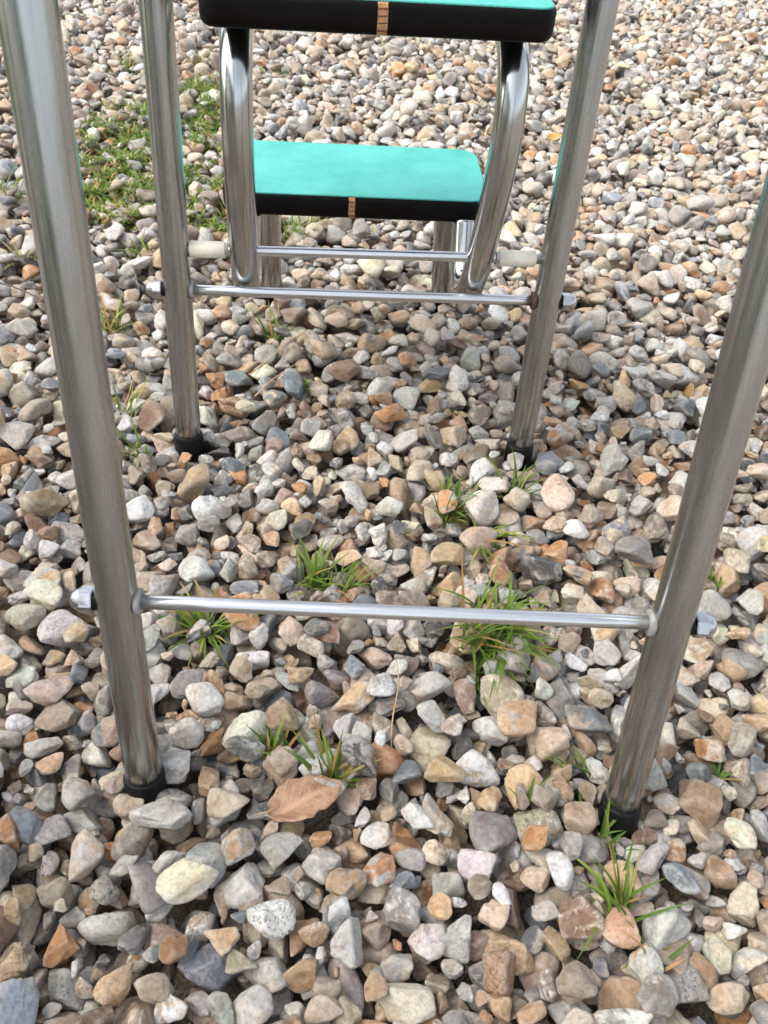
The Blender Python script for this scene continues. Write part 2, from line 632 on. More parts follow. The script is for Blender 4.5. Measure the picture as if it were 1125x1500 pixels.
def drop(x, y, R, half, K, spread):
    ni, nj, ok, bot, top = profile(R, half)
    best = None
    for k in range(K):
        cx = x + (rng.uniform(-spread, spread) if k or K > 1 else 0)
        cy = y + (rng.uniform(-spread, spread) if k or K > 1 else 0)
        i0, j0 = int((cx - X0) / RES), int((cy - Y0) / RES)
        if i0 - ni < 0 or j0 - nj < 0 or i0 + ni >= NX or j0 + nj >= NY:
            continue
        z = (H[i0 - ni:i0 + ni + 1, j0 - nj:j0 + nj + 1] - bot)[ok].max()
        if best is None or z < best[0]:
            best = (z, i0, j0)
    return best, ni, nj, ok, top


# stones told apart by eye: (x, y, half-extents mm, yaw deg, colours, cover, label, name)
HERO = [
    (-0.176, 0.577, (19, 13, 11), 60, 8, 9, .35, "orange brown angular pebble inside the gravel near the left middle leg"),
    (0.323, 0.064, (23, 17, 10), 100, 7, 8, .45, "large smooth tan oval pebble to the right of the near right leg"),
    (0.038, -0.111, (21, 20, 12), 5, 2, 0, .50, "blocky pale grey square pebble at the bottom of the photo"),
    (0.155, 0.352, (31, 24, 15), 140, 6, 7, .45, "big beige triangular pebble beside the two upper right grass tufts"),
    (-0.288, 0.092, (24, 19, 14), 40, 10, 6, .40, "brownish grey rounded pebble to the left of the near left leg"),
    (-0.120, -0.062, (23, 20, 14), 80, 0, 2, .40, "large chalky off white pebble below the brown leaf"),
    (-0.181, -0.074, (18, 9, 10), 65, 0, 0, .30, "narrow bright white upright pebble left of the large chalky one"),
    (0.037, -0.012, (24, 17, 12), 100, 6, 2, .50, "buff and pale grey knobbly pebble right of the brown leaf"),
    (-0.011, 0.261, (17, 14, 12), 130, 8, 9, .45, "glossy dark orange pebble beside the grass tuft behind the near rod"),
    (-0.251, -0.101, (16, 17, 14), 20, 8, 8, .25, "angular orange pebble in the bottom left corner area"),
    (-0.298, -0.008, (24, 17, 13), 170, 4, 3, .35, "large smooth blue grey pebble at the left border low in the photo"),
    (0.265, -0.036, (16, 24, 12), 20, 6, 7, .45, "long buff pebble right of the near right rubber foot"),
    (0.205, -0.133, (25, 19, 14), 0, 10, 7, .45, "big rough brown grey pebble in the lower right corner"),
    (0.083, -0.122, (24, 17, 14), 160, 7, 9, .45, "large warm brown flat pebble right of the square pale pebble"),
    (-0.046, -0.094, (18, 13, 11), 150, 0, 4, .55, "white pebble with blue black marbling low in the middle"),
    (-0.077, -0.128, (14, 17, 11), 80, 7, 6, .30, "egg shaped sandy brown pebble at the bottom of the photo"),
    (0.159, -0.098, (14, 17, 11), 30, 1, 7, .40, "cream pointed pebble beside the lower right grass tuft"),
    (0.151, 0.049, (16, 20, 13), 60, 1, 7, .50, "pitted cream pebble left of the near right leg"),
    (0.005, 0.097, (21, 12, 10), 10, 2, 1, .30, "smooth oval pale grey pebble in the middle of the gravel"),
    (0.424, 0.641, (29, 19, 13), 170, 0, 6, .45, "large flat whitish pebble right of the right middle leg"),
    (-0.150, 0.431, (24, 17, 12), 120, 4, 0, .45, "blue white slab of a pebble beside the left middle rubber foot"),
    (0.358, 0.131, (21, 15, 13), 10, 7, 6, .45, "flat tan pebble at the right border below the cap nut"),
    (0.230, 0.068, (24, 17, 13), 30, 0, 2, .50, "rough white pebble touching the near right leg on its right side"),
    (-0.215, -0.031, (20, 14, 12), 165, 8, 0, .40, "orange and white pebble below the near left rubber foot"),
]

S = dict(x=[], y=[], z=[], R=[], half=[], lib=[], layer=[])
todo = []
for layer in range(4):
    # jittered rows, spacing grows a little with distance
    y = Y0 + 0.03
    while y < Y1 - 0.04:
        f = float(np.clip((y - 0.2) / 2.2, 0, 1))
        sp = 0.0222 * (1 + 0.12 * f)
        if layer == 2:
            sp *= 1.12
        if layer == 3:
            sp *= 1.25
        xs = np.arange(X0 + .03, X1 - .03, sp) + rng.uniform(0, sp)
        for x in xs:
            if layer == 0 and f > 0.45:
                break
            if inside(x, y):
                todo.append((layer, x + rng.uniform(-.4, .4) * sp, y + rng.uniform(-.4, .4) * sp, sp, f))
        y += sp
layers = [[t for t in todo if t[0] == l] for l in range(4)]
for l in layers:
    rng.shuffle(l)


def size_of(f):
    a = float(np.clip(np.exp(rng.normal(math.log(0.0134), 0.29)), 0.0075, 0.0225)) * (1 + 0.10 * f)
    b = a * rng.uniform(0.62, 0.95)
    c = b * rng.uniform(0.55, 0.92)
    return np.array([a, b, c])


hero_out = []


def place_heroes():
    # keep the spot of the big dead leaf free of top stones
    for i in range(int((-0.105 - X0) / RES), int((-0.040 - X0) / RES)):
        for j in range(int((-0.030 - Y0) / RES), int((0.036 - Y0) / RES)):
            u_, v_ = X0 + i * RES + 0.072, Y0 + j * RES + 0.003
            if (u_ / .034) ** 2 + ((v_ - .006) / .030) ** 2 < 1:
                H[i, j] = 5.0
    # and the roots of the bigger tufts
    for tx, ty, tr in ((-.064, .247, .016), (-.034, .238, .012), (-.168, .190, .020), (.112, .172, .026), (-.050, .022, .015),
                       (-.095, .050, .014), (.093, .352, .014), (.176, .385, .011), (.117, .300, .010), (.173, -.099, .016),
                       (.376, .236, .014), (-.110, .720, .014), (-.263, .456, .012), (-.334, .725, .015), (.190, -.135, .010)):
        for i in range(int((tx - tr - X0) / RES), int((tx + tr - X0) / RES) + 1):
            for j in range(int((ty - tr - Y0) / RES), int((ty + tr - Y0) / RES) + 1):
                if (X0 + i * RES - tx) ** 2 + (Y0 + j * RES - ty) ** 2 < tr * tr:
                    H[i, j] = 5.0
    for hd in HERO:
        x, y, hm, yaw, ca, cb, cov, lab = hd
        half = np.array(hm) * 0.00082
        R = euler_mats(np.array([math.radians(yaw)]), np.array([rng.normal(0, .12)]), np.array([rng.uniform(0, 6.28)]), None)[0]
        best, ni, nj, ok, top = drop(x, y, R, half * 0.9, 1, 0)
        z, i0, j0 = best
        z = min(max(z - 0.004, -0.012), 0.004)
        sl = (slice(i0 - ni, i0 + ni + 1), slice(j0 - nj, j0 + nj + 1))
        blk = H[sl]
        blk[ok] = np.maximum(blk[ok], (z + top)[ok] + 0.02)
        hero_out.append((x, y, z, R, half, ca, cb, cov, lab))


for li, lst in enumerate(layers):
    if li == 2:
        place_heroes()
    for (_, x, y, sp, f) in lst:
        half = size_of(f)
        if li == 2:
            half = half * rng.uniform(0.8, 1.15)
        if li == 3:
            half = half * rng.uniform(0.28, 0.6)
        t = abs(rng.normal(0, 0.38))
        if rng.uniform() < 0.14:
            t = rng.uniform(0.5, 1.2)
        R = euler_mats(np.array([rng.uniform(0, 6.28)]), np.array([t]), np.array([rng.uniform(0, 6.28)]), None)[0]
        best, ni, nj, ok, top = drop(x, y, R, half * 0.90, 6, sp * 0.75)
        if best is None:
            continue
        z, i0, j0 = best
        if z > 0.030:
            continue
        if li >= 2 and z > 0.009 + 0.3 * half[2]:
            continue
        sl = (slice(i0 - ni, i0 + ni + 1), slice(j0 - nj, j0 + nj + 1))
        blk = H[sl]
        blk[ok] = np.maximum(blk[ok], (z + top)[ok])
        S['x'].append(X0 + (i0 + .5) * RES); S['y'].append(Y0 + (j0 + .5) * RES); S['z'].append(z)
        S['R'].append(R); S['half'].append(half); S['layer'].append(li)
n_st = len(S['x'])
SX, SY, SZ = (np.array(S[k]) for k in 'xyz')
SR, SH, SL = np.array(S['R']), np.array(S['half']), np.array(S['layer'])

# leave out stones buried out of sight
keep = np.ones(n_st, bool)
for i in range(n_st):
    ni, nj, ok, bot, top = profile(SR[i], SH[i] * .9)
    i0, j0 = int((SX[i] - X0) / RES), int((SY[i] - Y0) / RES)
    Hs = H[i0 - ni:i0 + ni + 1, j0 - nj:j0 + nj + 1]
    keep[i] = ((SZ[i] + top - Hs)[ok]).max() > -0.006
SX, SY, SZ, SR, SH = SX[keep], SY[keep], SZ[keep], SR[keep], SH[keep]
n_st = len(SX)

HV = np.where(H > 1, np.nan, H)
_reg = HV[int((-.35 - X0) / RES):int((.35 - X0) / RES), int((-.2 - Y0) / RES):int((1 - Y0) / RES)]
SHIFT = -0.006 - float(np.nanmean(_reg))
H = np.where(H > 1, H, H + SHIFT)
SZ = SZ + SHIFT
hero_out = [(x, y, z + SHIFT, *q) for x, y, z, *q in hero_out]
ground.location.z = SHIFT
soil.location.z = SHIFT
#open('/tmp/w/dbg.txt','w').write(str((n_st, SHIFT, [(float(np.nanmean(H[300:900, int((a-Y0)/RES):int((a+.3-Y0)/RES)])) ) for a in (0,.5,1,1.5,2,2.5)])))


def surf(x, y):
    i, j = int((x - X0) / RES), int((y - Y0) / RES)
    if 0 <= i < NX and 0 <= j < NY and H[i, j] < 1:
        return float(H[i, j])
    return -0.004


def colour_arrays(n):
    i1 = rng.choice(len(PAL), n, p=PW)
    c1 = PAL[i1]
    i2 = rng.choice(len(PAL), n, p=PW)
    c2 = PAL[i2]
    near = rng.uniform(size=n) < 0.45            # most stones vary only a little within themselves
    c2 = np.where(near[:, None], c1 * rng.uniform(0.45, 1.6, n)[:, None], c2)
    c1 = c1 * np.exp(rng.normal(0, 0.22, n))[:, None] * (1 + rng.normal(0, .03, (n, 3)))
    c2 = c2 * np.exp(rng.normal(0, 0.14, n))[:, None]
    cov = rng.uniform(0.28, 0.62, n)
    speck = np.where(rng.uniform(size=n) < 0.18, rng.uniform(.3, .75, n), rng.uniform(0, .15, n))
    return np.clip(c1, .02, .62), np.clip(c2, .02, .62), cov, speck


C1, C2, COV, SPK = colour_arrays(n_st)
lib = rng.integers(0, NB, n_st)
lvl = np.where(SY < 0.62, 3, 2)
VV, TT, A1, A2, AL = [], [], [], [], []
off = 0
offs = rng.uniform(-5, 5, (n_st, 3))
for l in (2, 3):
    T = ICO[l][1]
    for b in range(NB):
        idx = np.where((lib == b) & (lvl == l))[0]
        if not len(idx):
            continue
        base = LIB[l][b]
        nv = len(base)
        loc = base[None] * SH[idx][:, None, :]
        W = np.einsum('nij,nvj->nvi', SR[idx], loc)
        W += np.stack([SX[idx], SY[idx], SZ[idx]], 1)[:, None, :]
        VV.append(W.reshape(-1, 3))
        TT.append((T[None] + (off + np.arange(len(idx)) * nv)[:, None, None]).reshape(-1, 3))
        off += nv * len(idx)
        AL.append((loc + offs[idx][:, None, :]).reshape(-1, 3))
        A1.append(np.repeat(np.concatenate([C1[idx], COV[idx][:, None]], 1), nv, axis=0))
        A2.append(np.repeat(np.concatenate([C2[idx], SPK[idx][:, None]], 1), nv, axis=0))
gravel = fast_mesh("gravel", np.concatenate(VV), np.concatenate(TT), M_STONE,
                   [("c1", 'FLOAT_COLOR', np.concatenate(A1)), ("c2", 'FLOAT_COLOR', np.concatenate(A2)),
                    ("loc", 'FLOAT_VECTOR', np.concatenate(AL))])
tag(gravel, "loose grey, white and brown flint gravel covering the ground", "gravel", kind="stuff")
del VV, TT, A1, A2, AL

for k, (x, y, z, R, half, ca, cb, cov, lab) in enumerate(hero_out):
    r = np.random.default_rng(100 + k)
    base = stone_shape(stone_spec(r), 4)
    loc = base * half
    W = loc @ R.T
    nv = len(base)
    a1 = np.tile(np.concatenate([PAL[ca], [cov]]), (nv, 1))
    a2 = np.tile(np.concatenate([PAL[cb] * (0.75 if ca == cb else 1), [0.35 if k in (2, 17, 22) else 0.06]]), (nv, 1))
    o = fast_mesh("pebble", W, ICO[4][1], M_STONE, [("c1", 'FLOAT_COLOR', a1), ("c2", 'FLOAT_COLOR', a2),
                                                    ("loc", 'FLOAT_VECTOR', loc + r.uniform(-5, 5, 3))])
    o.location = (x, y, z)
    tag(o, lab, "pebble", "pebbles that stand out of the gravel")

# ------------------------------------------------------------------ the folding steps
steps = bpy.data.objects.new("folding_steps", None)
COL.objects.link(steps)
steps.location = (0, 0.45, 0)
steps.empty_display_size = 0.1
bpy.context.view_layer.update()
tag(steps, "folding stainless steel step stool with turquoise treads and black rubber feet", "step stool")

AX = Vector((0.9995, -0.0251, 0.0204)).normalized()
LEG = {
    'nl': (Vector((-0.2042, 0.0208, 0)), Vector((-0.0231, 0.2328, 1))),
    'nr': (Vector((0.1940, -0.0169, 0)), Vector((-0.0093, 0.2328, 1))),
    'ml': (Vector((-0.2068, 0.4702, 0)), Vector((0.0032, 0.1248, 1))),
    'mr': (Vector((0.1989, 0.4591, 0)), Vector((-0.0048, 0.1248, 1))),
}
TUBE = 0.015


def rubber_foot(P, d, parent):
    d = d.normalized()
    V, F = lathe_geo(P - d * 0.020, d, [(0, 0.0150), (0.002, 0.0168), (0.010, 0.0172), (0.031, 0.0168), (0.0335, 0.0163),
                                        (0.034, 0.0154)], 32)
    return link_mesh("rubber_foot", V, F, M_RUBBER, parent)


for k in ('nl', 'nr', 'ml', 'mr'):
    P, d = LEG[k]
    pts = [P + d * (-0.012 + (0.86 + 0.012) * i / 20) for i in range(21)]
    V, F = sweep_geo(pts, TUBE, 48)
    leg = link_mesh("leg", V, F, M_STEEL, steps)
    rubber_foot(P, d, leg)

# side handrails join the near and middle legs far above the frame
for a, b in (('nl', 'ml'), ('nr', 'mr')):
    pa = LEG[a][0] + LEG[a][1] * 0.861
    pb = LEG[b][0] + LEG[b][1] * 0.861
    ta, tb = LEG[a][1].normalized(), LEG[b][1].normalized()
    path = catmull([pa, pa + ta * 0.04 + Vector((0, .006, 0)), pa + ta * 0.075 + Vector((0, .04, 0)),
                    pa * .7 + pb * .3 + Vector((0, .05, .085)), pa * .3 + pb * .7 + Vector((0, .03, .085)),
                    pb + tb * 0.075 + Vector((0, -.03, 0)), pb + tb * 0.04 + Vector((0, -.005, 0)), pb], 8)
    V, F = sweep_geo(path, TUBE * 0.999, 40)
    link_mesh("handrail", V, F, M_STEEL, steps)


def hex_nut(P, d, name, rot=0.3):
    """hexagonal cap nut standing on P along d, dome at the end"""
    d = Vector(d).normalized()
    ref = Vector((0, 0, 1))
    a = (ref - d * ref.dot(d)).normalized()
    b = d.cross(a)
    V, F = [], []
    seg = 48
    hexr = 0.0102

    def hexrad(th):
        t = (th + rot) % (math.pi / 3) - math.pi / 6
        return hexr * math.cos(math.pi / 6) / math.cos(t)
    prof = [(0, 0.93, 0), (0.0008, 1, 0), (0.0085, 1, 0), (0.0094, .90, .55), (0.0106, .0, 1)]
    rings = []
    for dist, hx, _ in prof[:4]:
        rings.append([(dist, hexrad(2 * math.pi * k / seg) * hx if _ == 0 else
                       min(hexrad(2 * math.pi * k / seg), 0.0086)) for k in range(seg)])
    for i in range(1, 8):
        t = i / 7 * math.pi / 2
        rings.append([(0.0098 + 0.0078 * math.sin(t), max(0.0083 * math.cos(t), 1e-5))] * seg)
    for ring in rings:
        for k, (dist, r) in enumerate(ring):
            th = 2 * math.pi * k / seg
            V.append(Vector(P) + d * dist + (a * math.cos(th) + b * math.sin(th)) * r)
    for i in range(len(rings) - 1):
        for k in range(seg):
            k2 = (k + 1) % seg
            F.append((i * seg + k, i * seg + k2, (i + 1) * seg + k2, (i + 1) * seg + k))
    F.append(tuple(reversed(range(seg))))
    o = link_mesh(name, V, F, M_NUT, steps)
    me = o.data
    try:
        me.set_sharp_from_angle(angle=math.radians(28))
    except Exception:
        pass
    return o


def cross_rod(A, B, r, rusty):
    A, B = Vector(A), Vector(B)
    d = (B - A).normalized()
    V, F = sweep_geo([A + (B - A) * i / 6 for i in range(7)], r, 28)
    rod = link_mesh("cross_rod", V, F, M_ROD, steps)
    for side, P, dd in ((0, A, d), (1, B, -d)):
        # saddle washer inside, cap nut outside
        prof = [(TUBE - 0.0025, 0.0075), (TUBE - 0.0015, 0.0098), (TUBE + 0.0014, 0.0100), (TUBE + 0.0023, 0.0094),
                (TUBE + 0.0025, r)]
        bad = rusty and side == 1
        V, F = lathe_geo(P, dd, prof, 32)
        w = link_mesh("washer", V, F, M_RUST if bad else M_WASHER, steps)
        if bad:
            w["label"] = "rusty brown washer on the right middle leg"
        V, F = lathe_geo(P, -dd, [(TUBE - 0.002, .0070), (TUBE - 0.001, 0.0076), (TUBE + 0.0008, 0.0076), (TUBE + 0.0014, .006)], 32)
        link_mesh("washer", V, F, M_RUBBER, steps)
        hex_nut(P - dd * (TUBE + 0.0013), -dd, "cap_nut", 0.25 + 0.35 * side)
    return rod


cross_rod((-0.2085, 0.0639, 0.1852), (0.1922, 0.0287, 0.1959), 0.0054, False)
cross_rod((-0.2062, 0.4942, 0.1918), (0.1980, 0.4837, 0.1974), 0.0057, True)

# pivot rod with nylon spacers
PA, PB = Vector((-0.2060, 0.4997, 0.2362)), Vector((0.1977, 0.4896, 0.2444))
pd = (PB - PA).normalized()
V, F = sweep_geo([PA + (PB - PA) * i / 6 for i in range(7)], 0.0052, 28)
link_mesh("pivot_rod", V, F, M_ROD, steps)


def at_x(x):
    return PA + (PB - PA) * ((x - PA.x) / (PB.x - PA.x))


for xa, xb in ((-0.1905, -0.1535), (0.1365, 0.1765)):
    a = at_x(xa)
    ln = xb - xa
    V, F = lathe_geo(a, pd, [(0, .0072), (0.0006, .0086), (ln - .0006, .0086), (ln, .0072)], 32)
    link_mesh("nylon_spacer", V, F, M_NYLON, steps)
for xa in (-0.1525, 0.1325):
    V, F = lathe_geo(at_x(xa), pd, [(0, .005), (0.0003, .0068), (.0022, .0068), (.0025, .005)], 24)
    link_mesh("spacer_bush", V, F, M_WASHER, steps)

# bent tubes that carry the treads
PROF = [(.615, .4515), (.57, .4518), (.535, .4505), (.510, .4460), (.489, .4330), (.4755, .4130), (.4690, .3880), (.4678, .3600),
        (.4712, .3300), (.4810, .2860), (.4945, .2400), (.5060, .2110), (.5190, .1900), (.5370, .1790), (.5560, .1830),
        (.5710, .1990), (.5830, .2170), (.5930, .2350)]
CJ = Vector((-0.0092, 0.0, 0.0))
for s in (-1, 1):
    o_ = CJ + AX * (0.1254 * s)
    path = catmull([Vector((o_.x, o_.y + y, o_.z + z)) for y, z in PROF], 8)
    V, F = sweep_geo(path, TUBE * 0.985, 48)
    t = link_mesh("bent_tube", V, F, M_CHROME, steps)


def rounded_rect(w, d, r, n=8):
    pts = []
    for cx, cy, a0 in ((w / 2 - r, d / 2 - r, 0), (-w / 2 + r, d / 2 - r, 90), (-w / 2 + r, -d / 2 + r, 180), (w / 2 - r, -d / 2 + r, 270)):
        for k in range(n + 1):
            a = math.radians(a0 + 90 * k / n)
            pts.append((cx + r * math.cos(a), cy + r * math.sin(a)))
    return pts


def slab(levels, w, d, r):
    """stacked rounded rectangles: levels of (z, inset)"""
    V, F = [], []
    m = None
    for z, ins in levels:
        ring = rounded_rect(w - 2 * ins, d - 2 * ins, max(r - ins, 0.002))
        m = len(ring)
        V += [(x, y, z) for x, y in ring]
    for i in range(len(levels) - 1):
        for k in range(m):
            k2 = (k + 1) % m
            F.append((i * m + k, i * m + k2, (i + 1) * m + k2, (i + 1) * m + k))
    F.append(tuple(reversed(range(m))))
    F.append(tuple((len(levels) - 1) * m + k for k in range(m)))
    return V, F


def tread(centre, w, d, th, r, tilt, seam_x, seam_w):
    mw = Matrix.Translation(centre) @ tilt
    body = slab([(0, .007), (.0006, .0045), (.002, .0022), (.0045, .0007), (.008, 0), (th - .0035, 0), (th - .0012, .0008), (th, .0022)], w, d, r)
    parts = []
    o = link_mesh("edge_band", *body, M_EDGE, None)
    parts.append(o)
    sm = slab([(th - 0.001, .0024), (th + .0010, .0024), (th + .0016, .0030)], w, d, r)
    mt = link_mesh("mat", *sm, M_MAT, None)
    mt.data.set_sharp_from_angle(angle=math.radians(40))
    parts.append(mt)
    # tan strip where the two ends of the band meet, with dark notches
    V, F = [], []
    lv = [(.0006, .0045), (.002, .0022), (.0045, .0007), (.008, 0), (th - .0035, 0), (th - .0012, .0008), (th - .0002, .0020)]
    for z, ins in lv:
        wob = random.uniform(-.0004, .0004)
        V += [(seam_x - seam_w / 2 + wob, -d / 2 + ins - .0005, z), (seam_x + seam_w / 2 + wob, -d / 2 + ins - .0005, z),
              (seam_x + seam_w / 2 + wob, -d / 2 + ins + .0015, z), (seam_x - seam_w / 2 + wob, -d / 2 + ins + .0015, z)]
    n = len(lv)
    for i in range(n - 1):
        for k in range(4):
            k2 = (k + 1) % 4
            F.append((i * 4 + k, i * 4 + k2, (i + 1) * 4 + k2, (i + 1) * 4 + k))
    F += [(3, 2, 1, 0), tuple((n - 1) * 4 + k for k in range(4))]
    seam = link_mesh("band_seam", V, F, M_SEAM, None, smooth=False)
    nv, nf = [], []
    for zc in (.2, .42, .62, .82):
        zc *= th
        b = len(nv)
        for dy in (-.0008, .0004):
            for dz in (-.00035, .00035):
                for dx in (-1, 1):
                    nv.append((seam_x + dx * seam_w * .46, -d / 2 + dy, zc + dz + dx * .0002))
        nf += [(b, b + 1, b + 3, b + 2), (b + 4, b + 6, b + 7, b + 5), (b, b + 4, b + 5, b + 1), (b + 2, b + 3, b + 7, b + 6),
               (b, b + 2, b + 6, b + 4), (b + 1, b + 5, b + 7, b + 3)]
    notch = link_mesh("seam_notch", nv, nf, M_SEAMCUT, None, smooth=False)
    root = bpy.data.objects.new("tread", None)
    COL.objects.link(root)
    root.empty_display_size = 0.05
    root.matrix_world = mw
    root.parent = steps
    root.matrix_parent_inverse = steps.matrix_world.inverted()
    for p in parts + [seam]:
        p.parent = root
    notch.parent = root
    return root


bx = AX
by = Vector((0, 0, 1)).cross(bx).normalized()
bz = bx.cross(by).normalized()
TILT = Matrix(((bx.x, by.x, bz.x, 0), (bx.y, by.y, bz.y, 0), (bx.z, by.z, bz.z, 0), (0, 0, 0, 1)))
top_tread = tread(Vector((-0.0100, 0.443 + 0.0825, 0.4620)), 0.300, 0.165, 0.0265, 0.016, TILT, 0.002, 0.0085)
top_tread["label"] = "upper tread, cut off by the top of the photo"
low_tread = tread(Vector((-0.0065, 0.598 + 0.079, 0.2290)), 0.309, 0.158, 0.0262, 0.026, TILT @ Matrix.Rotation(math.radians(-1.0), 4, 'Z'), -0.006, 0.0072)
low_tread["label"] = "lower tread with its whole turquoise top showing"

# legs under the lower tread
for foot, mid_ in (((-0.1135, 0.8220, 0.018), (-0.1135, 0.7491, 0.1469)), ((0.1440, 0.8220, 0.016), (0.1213, 0.7420, 0.1600))):
    P, Q = Vector(foot), Vector(mid_)
    d = (Q - P)
    d = d / d.z
    pts = [P + d * (-0.026 + (0.2125 + 0.026) * i / 12) for i in range(13)]
    V, F = sweep_geo(pts, TUBE, 48)
    leg = link_mesh("leg", V, F, M_STEEL, steps)
    rubber_foot(P - d * 0.016, d, leg)


# ------------------------------------------------------------------ grass
def blades(specs, tint_fn, r):
    """specs: list of (x, y, z, length, width, azimuth, lean, curl)"""
    V, T, C = [], [], []
    for (x, y, z, ln, w, az, lean, curl) in specs:
        n = 6
        b = len(V)
        ang = lean
        px, pz = 0.0, 0.0
        ca, sa = math.cos(az), math.sin(az)
        col = tint_fn()
        tw = r.uniform(-.5, .5)
        for i in range(n + 1):
            t = i / n
            ww = w * (0.75 + .5 * t if t < .4 else 0.95 * (1 - ((t - .4) / .6) ** 1.6)) * .5
            ww = max(ww, w * .04)
            sx = -sa + ca * tw * t
            sy = ca + sa * tw * t
            cxp, cyp = x + ca * px, y + sa * px
            V.append((cxp - sx * ww, cyp - sy * ww, z + pz + ww * .35))
            V.append((cxp, cyp, z + pz))
            V.append((cxp + sx * ww, cyp + sy * ww, z + pz + ww * .35))
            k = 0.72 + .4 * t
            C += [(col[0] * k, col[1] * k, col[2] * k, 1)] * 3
            px += math.sin(ang) * ln / n
            pz += math.cos(ang) * ln / n
            ang += curl / n
        for i in range(n):
            for q in (0, 1):
                a0 = b + i * 3 + q
                T += [(a0, a0 + 1, a0 + 4), (a0, a0 + 4, a0 + 3)]
    return np.array(V), np.array(T, dtype=np.int32), np.array(C)


def tint(r, dry=0.1, bright=1.0):
    def f():
        if r.uniform() < dry:
            c = np.array([(0.26, 0.20, 0.07), (0.30, 0.17, 0.06), (0.24, 0.24, 0.06)][r.integers(3)])
        else:
            t = r.uniform()
            c = np.array((0.050, 0.105, 0.014)) * (1 - t) + np.array((0.155, 0.225, 0.030)) * t
        return c * bright * r.uniform(.8, 1.2)
    return f


TUFTS = [
    # x, y, blades, length, spread, lean azimuth (deg or None), dry, label
    (-0.064, 0.247, 20, 0.062, 0.011, 70, .08, "upright bright green grass tuft with long blades behind the near cross rod"),
    (-0.034, 0.238, 13, 0.046, 0.009, 60, .10, "smaller grass tuft beside the upright bright one, next to the dark orange pebble"),
    (-0.168, 0.190, 34, 0.054, 0.009, None, .08, "fanned out light green grass tuft below the left end of the near cross rod"),
    (0.112, 0.172, 100, 0.082, 0.026, -50, .07, "large dense green grass tuft spreading under the near cross rod"),
    (-0.050, 0.022, 24, 0.058, 0.008, 95, .28, "grass tuft with yellowing blades growing at the edge of the brown leaf"),
    (-0.095, 0.050, 14, 0.042, 0.011, 150, .12, "low grass tuft left of and above the brown leaf"),
    (0.093, 0.352, 22, 0.066, 0.013, 60, .12, "sparse grass tuft left of the big beige triangular pebble"),
    (0.176, 0.385, 10, 0.062, 0.010, 55, .1, "thin grass tuft right of the big beige triangular pebble"),
    (0.117, 0.300, 9, 0.075, 0.010, 0, .15, "few long grass blades lying flat over the stones in the middle"),
    (0.173, -0.099, 18, 0.060, 0.010, 110, .22, "straggly grass tuft beside the cream pointed pebble at the lower right"),
    (0.376, 0.236, 16, 0.040, 0.006, 150, .05, "short dark green grass tuft at the right border behind the near right leg"),
    (-0.110, 0.720, 14, 0.048, 0.014, 80, .2, "thin grass tuft under the middle cross rod, below the left bent tube"),
    (-0.263, 0.456, 9, 0.045, 0.010, 170, .2, "small grass tuft left of the left middle rubber foot"),
    (-0.334, 0.725, 14, 0.060, 0.014, 150, .45, "dry yellow green grass tuft left of the middle cap nut"),
    (-0.289, 0.533, 8, 0.055, 0.012, 80, .35, "wispy half dry grass tuft left of the left middle leg"),
    (0.190, -0.135, 8, 0.045, 0.010, 120, .55, "yellowing grass wisps on the big rough brown pebble in the lower right corner"),
    (0.172, 0.020, 7, 0.040, 0.010, 170, .05, "few short green blades left of the near right rubber foot"),
    (0.114, -0.010, 3, 0.036, 0.004, 80, .0, "single broad green blade left of the near right leg"),
    (0.176, -0.040, 5, 0.055, 0.005, 80, .1, "thin green blades in front of the near right rubber foot"),
    (-0.068, 0.584, 8, 0.032, 0.005, 30, .1, "tiny grass tuft beside the dry stems in the middle"),
    (0.296, 0.013, 4, 0.034, 0.0015, 80, .3, "two or three short blades right of the near right rubber foot"),
    (-0.151, 0.907, 18, 0.040, 0.014, None, .15, "small grass tuft behind the left bent tube by the pivot rod"),
    (-0.075, 1.010, 34, 0.062, 0.020, 60, .12, "leafy grass tuft under the lower tread at its left end"),
    (-0.564, 1.116, 16, 0.075, 0.018, 60, .05, "tall green grass tuft at the left border of the photo"),
    (-0.50, 0.900, 22, 0.045, 0.016, None, .45, "yellowish low grass tuft at the left border below the tall green one"),
    (-0.326, 0.935, 16, 0.050, 0.016, 160, .25, "low grass tuft between the near left leg and the left middle leg"),
    (-0.137, 1.815, 20, 0.055, 0.028, None, .2, "distant grass tuft right of the left bent tube below the upper tread"),
    (-0.300, 1.925, 26, 0.055, 0.013, None, .25, "distant flat grass tuft behind the mossy patch"),
    (-0.470, 1.82, 22, 0.050, 0.020, None, .3, "distant yellowish grass tuft beyond the mossy patch to the left"),
]
